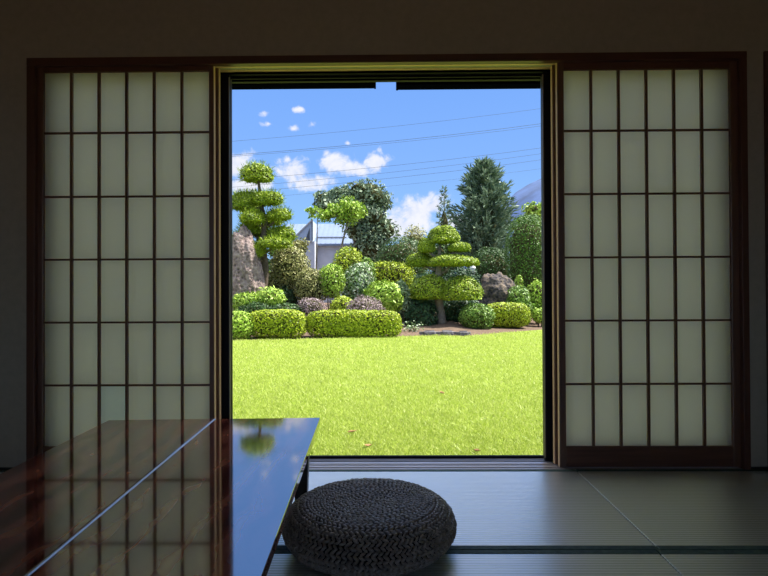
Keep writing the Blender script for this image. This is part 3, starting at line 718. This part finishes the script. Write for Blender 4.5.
conifer('tall_fir', 'big dark fir tree rising behind the tiered tree', 33, 452, 516, 163, 300, 300, M['needle_fir'], 5, leaf=.40, wl=.08, top_round=.48, per=60)
conifer('slender_fir', 'slender young fir against the cloud left of the big dark fir', 48, 432, 457, 187, 300, 75, M['needle_fir'], 6, leaf=.34, wl=.09, top_round=.9, per=22)

def crown_tree(name, label, d, box_, trunk_px, tr, mat, seed, nb, n, leaf, bark='bark', blob_r=.3, dep=.9, core=.7, fill=.75, depth=.35):
    boxes = [span(*q, d) for q in (box_ if isinstance(box_, list) else [box_])]; b = at(*trunk_px[0], d-D); org = (b.x, b.y, float(gz(b.x, b.y))); O = np.array(org)
    root = empty(name, org, label, 'tree'); r = np.random.default_rng(seed); F = Foliage(); t = MB()
    pts = [at(px, py, d-D)-Vector(org) for px, py in trunk_px]; pts[0].z = -.1
    t.tube(pts, [tr*(1-.7*i/(len(pts)-1)) for i in range(len(pts))], 8)
    for k in range(nb):
        c, w, h = boxes[k % len(boxes)]; dv = norm(r.normal(size=3)); q = np.array(c)-O+dv*np.array((w, w*dep, h))*fill*r.uniform(.2, 1.0)
        br = blob_r*min(w, h)*r.uniform(.75, 1.25)
        F.blob(q, (br*1.15, br*1.15, br*.85), n, leaf, leaf*.5, 2, .15, seed+k, .8, core=core, depth=depth)
        if k % 3 == 0: t.tube([pts[-1], Vector(q)], [tr*.3, .01], 5)
    t.build('trunk', M[bark], root, smooth=True); F.build('foliage', mat, root); return root
crown_tree('broad_tree', 'large grey-green broadleaf tree behind the bright young tree', 34, [(317, 396, 181, 226), (316, 350, 186, 218), (330, 397, 180, 236), (345, 396, 208, 260)], [(358, 300), (357, 262), (355, 235), (355, 215)], .22, M['leaf_grey'], 21, 120, 190, .24, dep=.8, blob_r=.42)
crown_tree('young_tree', 'slim young tree with bright yellow-green leaves before the broadleaf tree', 25, [(335, 373, 194, 228), (330, 360, 200, 232), (318, 346, 204, 222)], [(338, 292), (339, 262), (343, 240), (350, 215)], .08, M['leaf_fresh'], 33, 30, 80, .15, 'bark_pale', blob_r=.42, core=0, depth=.7)
crown_tree('thin_tree', 'thin spindly tree with sparse leaves in front of the house', 24.5, [(302, 330, 206, 224), (298, 322, 205, 215)], [(315, 292), (316.5, 262), (317, 240), (317.5, 212)], .05, M['leaf_fresh'], 44, 12, 50, .14, 'bark_pale', blob_r=.4, core=0, depth=.8)
crown_tree('low_tree', 'loose low tree with light leaves in front of the house gable', 25.5, (286, 316, 232, 262), [(300, 300), (301, 275), (302, 255), (302, 245)], .05, M['leaf_khaki'], 45, 14, 60, .14, 'bark_pale', blob_r=.36, core=0, depth=.8)
crown_tree('far_tree', 'pale sunlit tree behind the tall clipped evergreen, below the mountain', 42, (508, 552, 190, 262), [(530, 300), (530, 262), (530, 240), (530, 220)], .2, M['leaf_fresh'], 55, 26, 170, .26, blob_r=.34)
crown_tree('far_tree', 'leafy tree low behind the house and the old pine', 40, (262, 300, 236, 285), [(280, 300), (280, 285), (280, 265), (280, 255)], .18, M['leaf_mid'], 56, 20, 150, .24, blob_r=.36)
crown_tree('far_tree', 'dark leafy tree filling the gap between broadleaf tree and dark dome', 38, (352, 392, 232, 290), [(372, 300), (372, 285), (372, 265), (372, 255)], .18, M['leaf_dark'], 57, 22, 160, .24, blob_r=.36)
crown_tree('far_tree', 'dark leafy tree low between the slender fir and the big fir', 42, (420, 462, 226, 290), [(440, 300), (440, 285), (440, 265), (440, 255)], .18, M['leaf_dark'], 58, 22, 160, .24, blob_r=.36)
crown_tree('far_tree', 'leafy tree behind the standing rock at the left edge', 40, (205, 262, 246, 295), [(234, 305), (234, 290), (234, 275), (234, 262)], .18, M['leaf_dark'], 59, 22, 160, .24, blob_r=.36)

# ---- house beyond
hd = 46; hy = hd-D
def hp(px, py): q = at(px, py, hy); return q.x, q.z
x0, zr = hp(279, 218.5); x1, ze = hp(352, 243.5); g = float(gz((x0+x1)/2, hy))
hs = empty('house', ((x0+x1)/2, hy, g), 'pale house with a blue-grey metal roof behind the garden trees', 'house')
hc = (x0+x1)/2; hx = (x1-x0)/2
box('wall', (-hx+.3, .6, -.2), (hx-.3, 7.0, ze-g), M['siding'], hs)
rf = MB(); zr_, ze_ = zr-g, ze-g
rf.add([(-hx, 0, ze_), (hx, 0, ze_), (hx, 3.8, zr_), (-hx, 3.8, zr_), (-hx, 7.6, ze_), (hx, 7.6, ze_), (-hx, 0, ze_-.15), (hx, 0, ze_-.15), (-hx, 7.6, ze_-.15), (hx, 7.6, ze_-.15)],
       [(0, 1, 2, 3), (3, 2, 5, 4), (0, 6, 7, 1), (4, 5, 9, 8), (0, 3, 4, 8, 6), (1, 7, 9, 5, 2), (6, 8, 9, 7)])
for k in range(15):
    x = -hx+.1+k*(2*hx-.2)/14
    rf.add([(x-.03, 0, ze_+.02), (x+.03, 0, ze_+.02), (x+.03, 3.8, zr_+.03), (x-.03, 3.8, zr_+.03)], [(0, 1, 2, 3)])
rf.build('roof', M['roof_metal'], hs)
# gable wing in front, its slope rising to a wall
A = hp(292.5, 242); B = hp(313.5, 221.5); C_ = hp(313.5, 242)
gy = -.9
def hq(p, y): return (p[0]-hc, y, p[1]-g)
gm = MB(); gm.add([hq(A, gy), hq(C_, gy), hq(B, gy), hq(A, .4), hq(C_, .4), hq(B, 3.0)], [(0, 1, 2), (0, 2, 5, 3), (1, 4, 5, 2)]); gb = gm.build('gable', M['gable_panel'], hs)
bb = MB(); bb.tube([hq(A, gy-.05), hq(B, gy-.05)], .07, 4); bb.build('barge_board', M['white_trim'], gb)
fb = MB(); fb.tube([hq(A, gy-.05), hq(C_, gy-.05)], .07, 4); fb.build('fascia', M['white_trim'], gb)
dp = MB(); dp.tube([hq((C_[0]+.04, C_[1]), gy-.04), hq((C_[0]+.04, B[1]), gy-.04)], .055, 6); dp.build('downpipe', M['vent_dark'], gb)
v0 = hp(307, 241); v1 = hp(311.3, 241); v2 = hp(311.3, 229)
vm = MB(); vm.add([hq(v0, gy-.03), hq(v1, gy-.03), hq(v2, gy-.03), hq(v0, gy+.02), hq(v1, gy+.02), hq(v2, gy+.02)], [(0, 1, 2), (0, 3, 4, 1), (1, 4, 5, 2), (0, 2, 5, 3)]); vm.build('vent', M['vent_dark'], gb)
w0 = hp(315, 236.2); w1 = hp(345, 236.2)
sm = MB(); sm.tube([hq(w0, .9), hq(w1, .9)], .05, 6); sm.build('snow_guard', M['vent_dark'], hs)
box('wing_wall', (A[0]-hc+.15, gy+.1, -.2), (C_[0]-hc+.2, .65, A[1]-g-.02), M['siding'], hs)

# ---- mountain
mv = []; mf = []
prof_px = [(440, 262), (470, 240), (492, 218), (505, 203), (516, 192), (528, 184.5), (541, 178.5), (560, 170), (590, 163), (640, 185), (720, 230), (800, 262)]
MY = 2500
ridge = [at(px, py, MY) for px, py in prof_px]
nn_ = 8
for j in range(nn_+1):
    f = j/nn_
    for q in ridge:
        k = noise.fractal(Vector((q.x*.004, f*3, 0)), 1, 2, 5)
        mv.append((q.x, MY-1300*f, -5+(q.z+5)*(1-f)**1.15+k*18*min(1, f*4)*(1-f)))
R_ = len(ridge)
for q in ridge: mv.append((q.x, MY+1300, -5))
for j in range(nn_):
    for i in range(R_-1): mf.append((j*R_+i, (j+1)*R_+i, (j+1)*R_+i+1, j*R_+i+1))
for i in range(R_-1): mf.append((i, i+1, (nn_+1)*R_+i+1, (nn_+1)*R_+i))
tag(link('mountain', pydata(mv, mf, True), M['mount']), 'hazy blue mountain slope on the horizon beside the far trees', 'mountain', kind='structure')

# ---- garden lamp
lb = at(473, 290, 24.6-D); lt = at(473, 265.5, 24.6-D); lg = float(gz(lb.x, lb.y))
gl = empty('garden_lamp', (lb.x, lb.y, lg), 'slim white garden lamp standing behind the tiered tree', 'lamp')
zt_ = lt.z-lg
pm = MB(); pm.tube([(0, 0, -.05), (0, 0, zt_-.5)], .035, 10); pm.build('post', M['lamp_post'], gl)
gm_ = MB(); gm_.lathe([(.001, zt_-.5), (.09, zt_-.48), (.12, zt_-.18), (.10, zt_-.1), (.001, zt_-.09)], 14); gm_.build('lantern', M['lamp_glass'], gl, smooth=True)
cp_ = MB(); cp_.lathe([(.14, zt_-.12), (.10, zt_-.04), (.03, zt_), (.001, zt_+.02)], 14); cp_.build('cap', M['lamp_post'], gl, smooth=True)

# ---- overhead cables
wires = [([(-300, 172), (-60, 160), (150, 146), (233, 140.5), (395, 130), (540, 108.4), (640, 92), (1000, 17)], .011, 'highest thin cable crossing the sky above the clouds'),
         ([(-300, 186), (-60, 173), (150, 159), (247, 153.5), (395, 144.8), (540, 123.8), (640, 107), (1000, 32)], .016, 'thick cable crossing the sky below the highest thin one'),
         ([(-300, 188), (-60, 175), (150, 160), (247, 154.6), (395, 146.5), (540, 126.0), (640, 110), (1000, 35)], .012, 'cable running just under the thick cable across the sky'),
         ([(-300, 212), (-60, 199), (150, 184), (238, 179.5), (395, 169), (540, 148.5), (640, 131), (1000, 56)], .013, 'cable that meets the tip of the big fir in the photo'),
         ([(-300, 219), (-60, 206), (150, 191), (238, 186.5), (395, 177.5), (540, 154), (640, 135), (1000, 60)], .012, 'cable second from the bottom, passing in front of the big fir top'),
         ([(-300, 225), (-60, 212), (150, 197), (238, 192), (395, 182.5), (540, 160), (640, 142), (1000, 67)], .013, 'lowest bold cable crossing behind the old pine and the fir'),
         ([(-300, 231), (-60, 218), (150, 203), (238, 199), (395, 189), (540, 169.5), (640, 152), (1000, 77)], .009, 'faintest and lowest cable, seen against the broadleaf tree')]
for i, (pp, rad, lab) in enumerate(wires):
    q = [at(px, py, 36+i*.4) for px, py in pp]; ts = np.linspace(0, len(q)-1, 25)
    pl_ = []
    for k in range(24+1):                                        # a smooth sagging line through the points
        x = q[0].x+(q[-1].x-q[0].x)*k/24
        cf = np.polyfit([p.x for p in q], [p.z for p in q], 3); pl_.append((x, q[0].y, float(np.polyval(cf, x))))
    cb = MB(); cb.tube(pl_, rad*.75, 5); o = cb.build('overhead_cable', M['wire'])
    tag(o, lab, 'cable', 'overhead cables across the sky')

# ---- fallen leaves on the lawn
for px, py, lab in ((442, 393, 'dry fallen leaf on the lawn, farthest from the house'), (352, 432, 'dry fallen leaf on the lawn near the table corner'),
                    (368.5, 446, 'dry fallen leaf on the lawn behind the pouf'), (476.5, 451, 'dry fallen leaf on the lawn nearest the sill')):
    q = atz(px, py, GZ+.035); lw = .045
    v = [(-lw, 0, .0), (-.4*lw, .5*lw, .012), (.6*lw, .4*lw, .010), (lw*1.2, 0, .018), (.5*lw, -.5*lw, .014), (-.5*lw, -.45*lw, .010), (0, 0, -.004)]
    o = link('fallen_leaf', pydata(v, [(0, 1, 6), (1, 2, 6), (2, 3, 6), (3, 4, 6), (4, 5, 6), (5, 0, 6)]), M['dry_leaf']); o.location = q; o.rotation_euler = (0, 0, px)
    sd = o.modifiers.new('thick', 'SOLIDIFY'); sd.thickness = .002
    tag(o, lab, 'leaf', 'dry leaves on the lawn')

# ------------------------------------------------------------------ light
SUN_DIR = Vector((.68, .06, 1.0)).normalized()
sl = bpy.data.lights.new('sun', 'SUN'); sl.energy = 8.5; sl.angle = math.radians(.55); sl.color = (1, .96, .88)
so = bpy.data.objects.new('sun', sl); COL.objects.link(so); so.rotation_euler = SUN_DIR.to_track_quat('Z', 'Y').to_euler(); so.location = (10, -5, 20)

w = bpy.data.worlds.new('sky'); scene.world = w; w.use_nodes = True; nt = w.node_tree; nt.nodes.clear()
class WT(NT):
    def __init__(s): s.t = nt
wt = WT()
out = wt.n('ShaderNodeOutputWorld'); tc = wt.n('ShaderNodeTexCoord'); sep = wt.n('ShaderNodeSeparateXYZ', {0: tc.outputs['Generated']})
z = sep.outputs['Z']
skyc = wt.ramp(z, [(0.0, lin((172, 210, 252))), (.10, lin((152, 200, 254))), (.22, lin((134, 182, 252))), (.36, lin((120, 170, 248))), (1.0, lin((110, 160, 240)))])
ys_ = wt.math('MAXIMUM', sep.outputs['Y'], .02)
u = wt.math('DIVIDE', sep.outputs['X'], ys_); v = wt.math('DIVIDE', z, ys_)
uv = wt.n('ShaderNodeCombineXYZ', {0: u, 1: v, 2: 0.0}).outputs[0]
clouds = [(237, 166, 17, 12), (240, 186, 22, 8), (262, 184, 14, 6), (294, 172, 15, 11), (310, 182, 20, 8), (288, 160, 6, 5), (327, 153, 6, 7), (335, 164, 13, 9), (352, 169, 17, 7), (377, 163, 12, 9),
          (415, 214, 22, 16), (432, 206, 16, 10), (400, 226, 24, 14), (455, 222, 22, 8), (348, 143, 4, 3), (300, 109, 7, 4), (312, 125, 6, 5), (294, 129, 7, 4), (266, 113, 7, 4), (268, 124, 8, 3)]
acc = None
for px, py, a, b in clouds:
    d = ray(px, py); cu_, cv_ = d.x/d.y, d.z/d.y
    q = wt.n('ShaderNodeVectorMath', {0: uv, 1: (cu_, cv_, 0)}, operation='SUBTRACT').outputs[0]
    q = wt.n('ShaderNodeVectorMath', {0: q, 1: (F_PX/a, F_PX/b, 0)}, operation='MULTIPLY').outputs[0]
    ln = wt.n('ShaderNodeVectorMath', {0: q}, operation='LENGTH').outputs['Value']
    val = wt.math('SUBTRACT', 1.55 if a > 9 else 1.1, ln)
    acc = val if acc is None else wt.math('MAXIMUM', acc, val)
nz = wt.noise(uv, 26, 6, .62, .4); nz2 = wt.noise(uv, 70, 4, .6)
acc = wt.math('ADD', acc, wt.math('ADD', wt.math('MULTIPLY', wt.math('SUBTRACT', nz, .5), 3.2), wt.math('MULTIPLY', wt.math('SUBTRACT', nz2, .5), 1.0)))
msk = wt.n('ShaderNodeMapRange', {0: acc, 1: .1, 2: 1.15, 3: 0.0, 4: .93}, interpolation_type='SMOOTHSTEP').outputs[0]
msk = wt.math('MULTIPLY', msk, wt.math('GREATER_THAN', sep.outputs['Y'], .05))
ccol = wt.ramp(nz, [(.3, lin((222, 228, 246))), (.6, lin((246, 246, 252)))])
mix = wt.n('ShaderNodeMix', {0: msk, 6: skyc, 7: ccol}, data_type='RGBA').outputs[2]
mix = wt.n('ShaderNodeVectorMath', {0: mix, 'Scale': .84}, operation='SCALE').outputs[0]
# added veil high overhead and round the sun's side, unseen, to brighten the room
hi = wt.n('ShaderNodeMapRange', {0: z, 1: .48, 2: .75, 3: 0.0, 4: 1.0}, interpolation_type='SMOOTHSTEP').outputs[0]
rt = wt.n('ShaderNodeMapRange', {0: sep.outputs['Y'], 1: .80, 2: .45, 3: 0.0, 4: 1.0}, interpolation_type='SMOOTHSTEP').outputs[0]
bk_ = wt.n('ShaderNodeMapRange', {0: sep.outputs['Y'], 1: -.35, 2: .15, 3: .12, 4: 1.0}, interpolation_type='SMOOTHSTEP').outputs[0]
fill_veil = wt.math('MULTIPLY', wt.math('MAXIMUM', hi, wt.math('MULTIPLY', rt, bk_)), wt.math('GREATER_THAN', z, -.02))
vn = wt.noise(tc.outputs['Generated'], 3.0, 5, .55)
mix = wt.n('ShaderNodeMix', {0: fill_veil, 6: mix, 7: wt.ramp(vn, [(.35, (.8, .92, 1.15, 1)), (.65, (1.7, 1.7, 1.75, 1))])}, data_type='RGBA').outputs[2]
bg = wt.n('ShaderNodeBackground', {'Color': mix, 'Strength': 1.0})
nt.links.new(bg.outputs[0], out.inputs[0])

scene.view_settings.view_transform = 'Standard'; scene.view_settings.look = 'None'; scene.view_settings.exposure = 0.32; scene.view_settings.gamma = 1.0
scene.view_settings.use_curve_mapping = False
cy = scene.cycles
cy.use_denoising = True; cy.max_bounces = 12; cy.diffuse_bounces = 6; cy.glossy_bounces = 4; cy.transmission_bounces = 8; cy.transparent_max_bounces = 12
cy.sample_clamp_indirect = 8.0
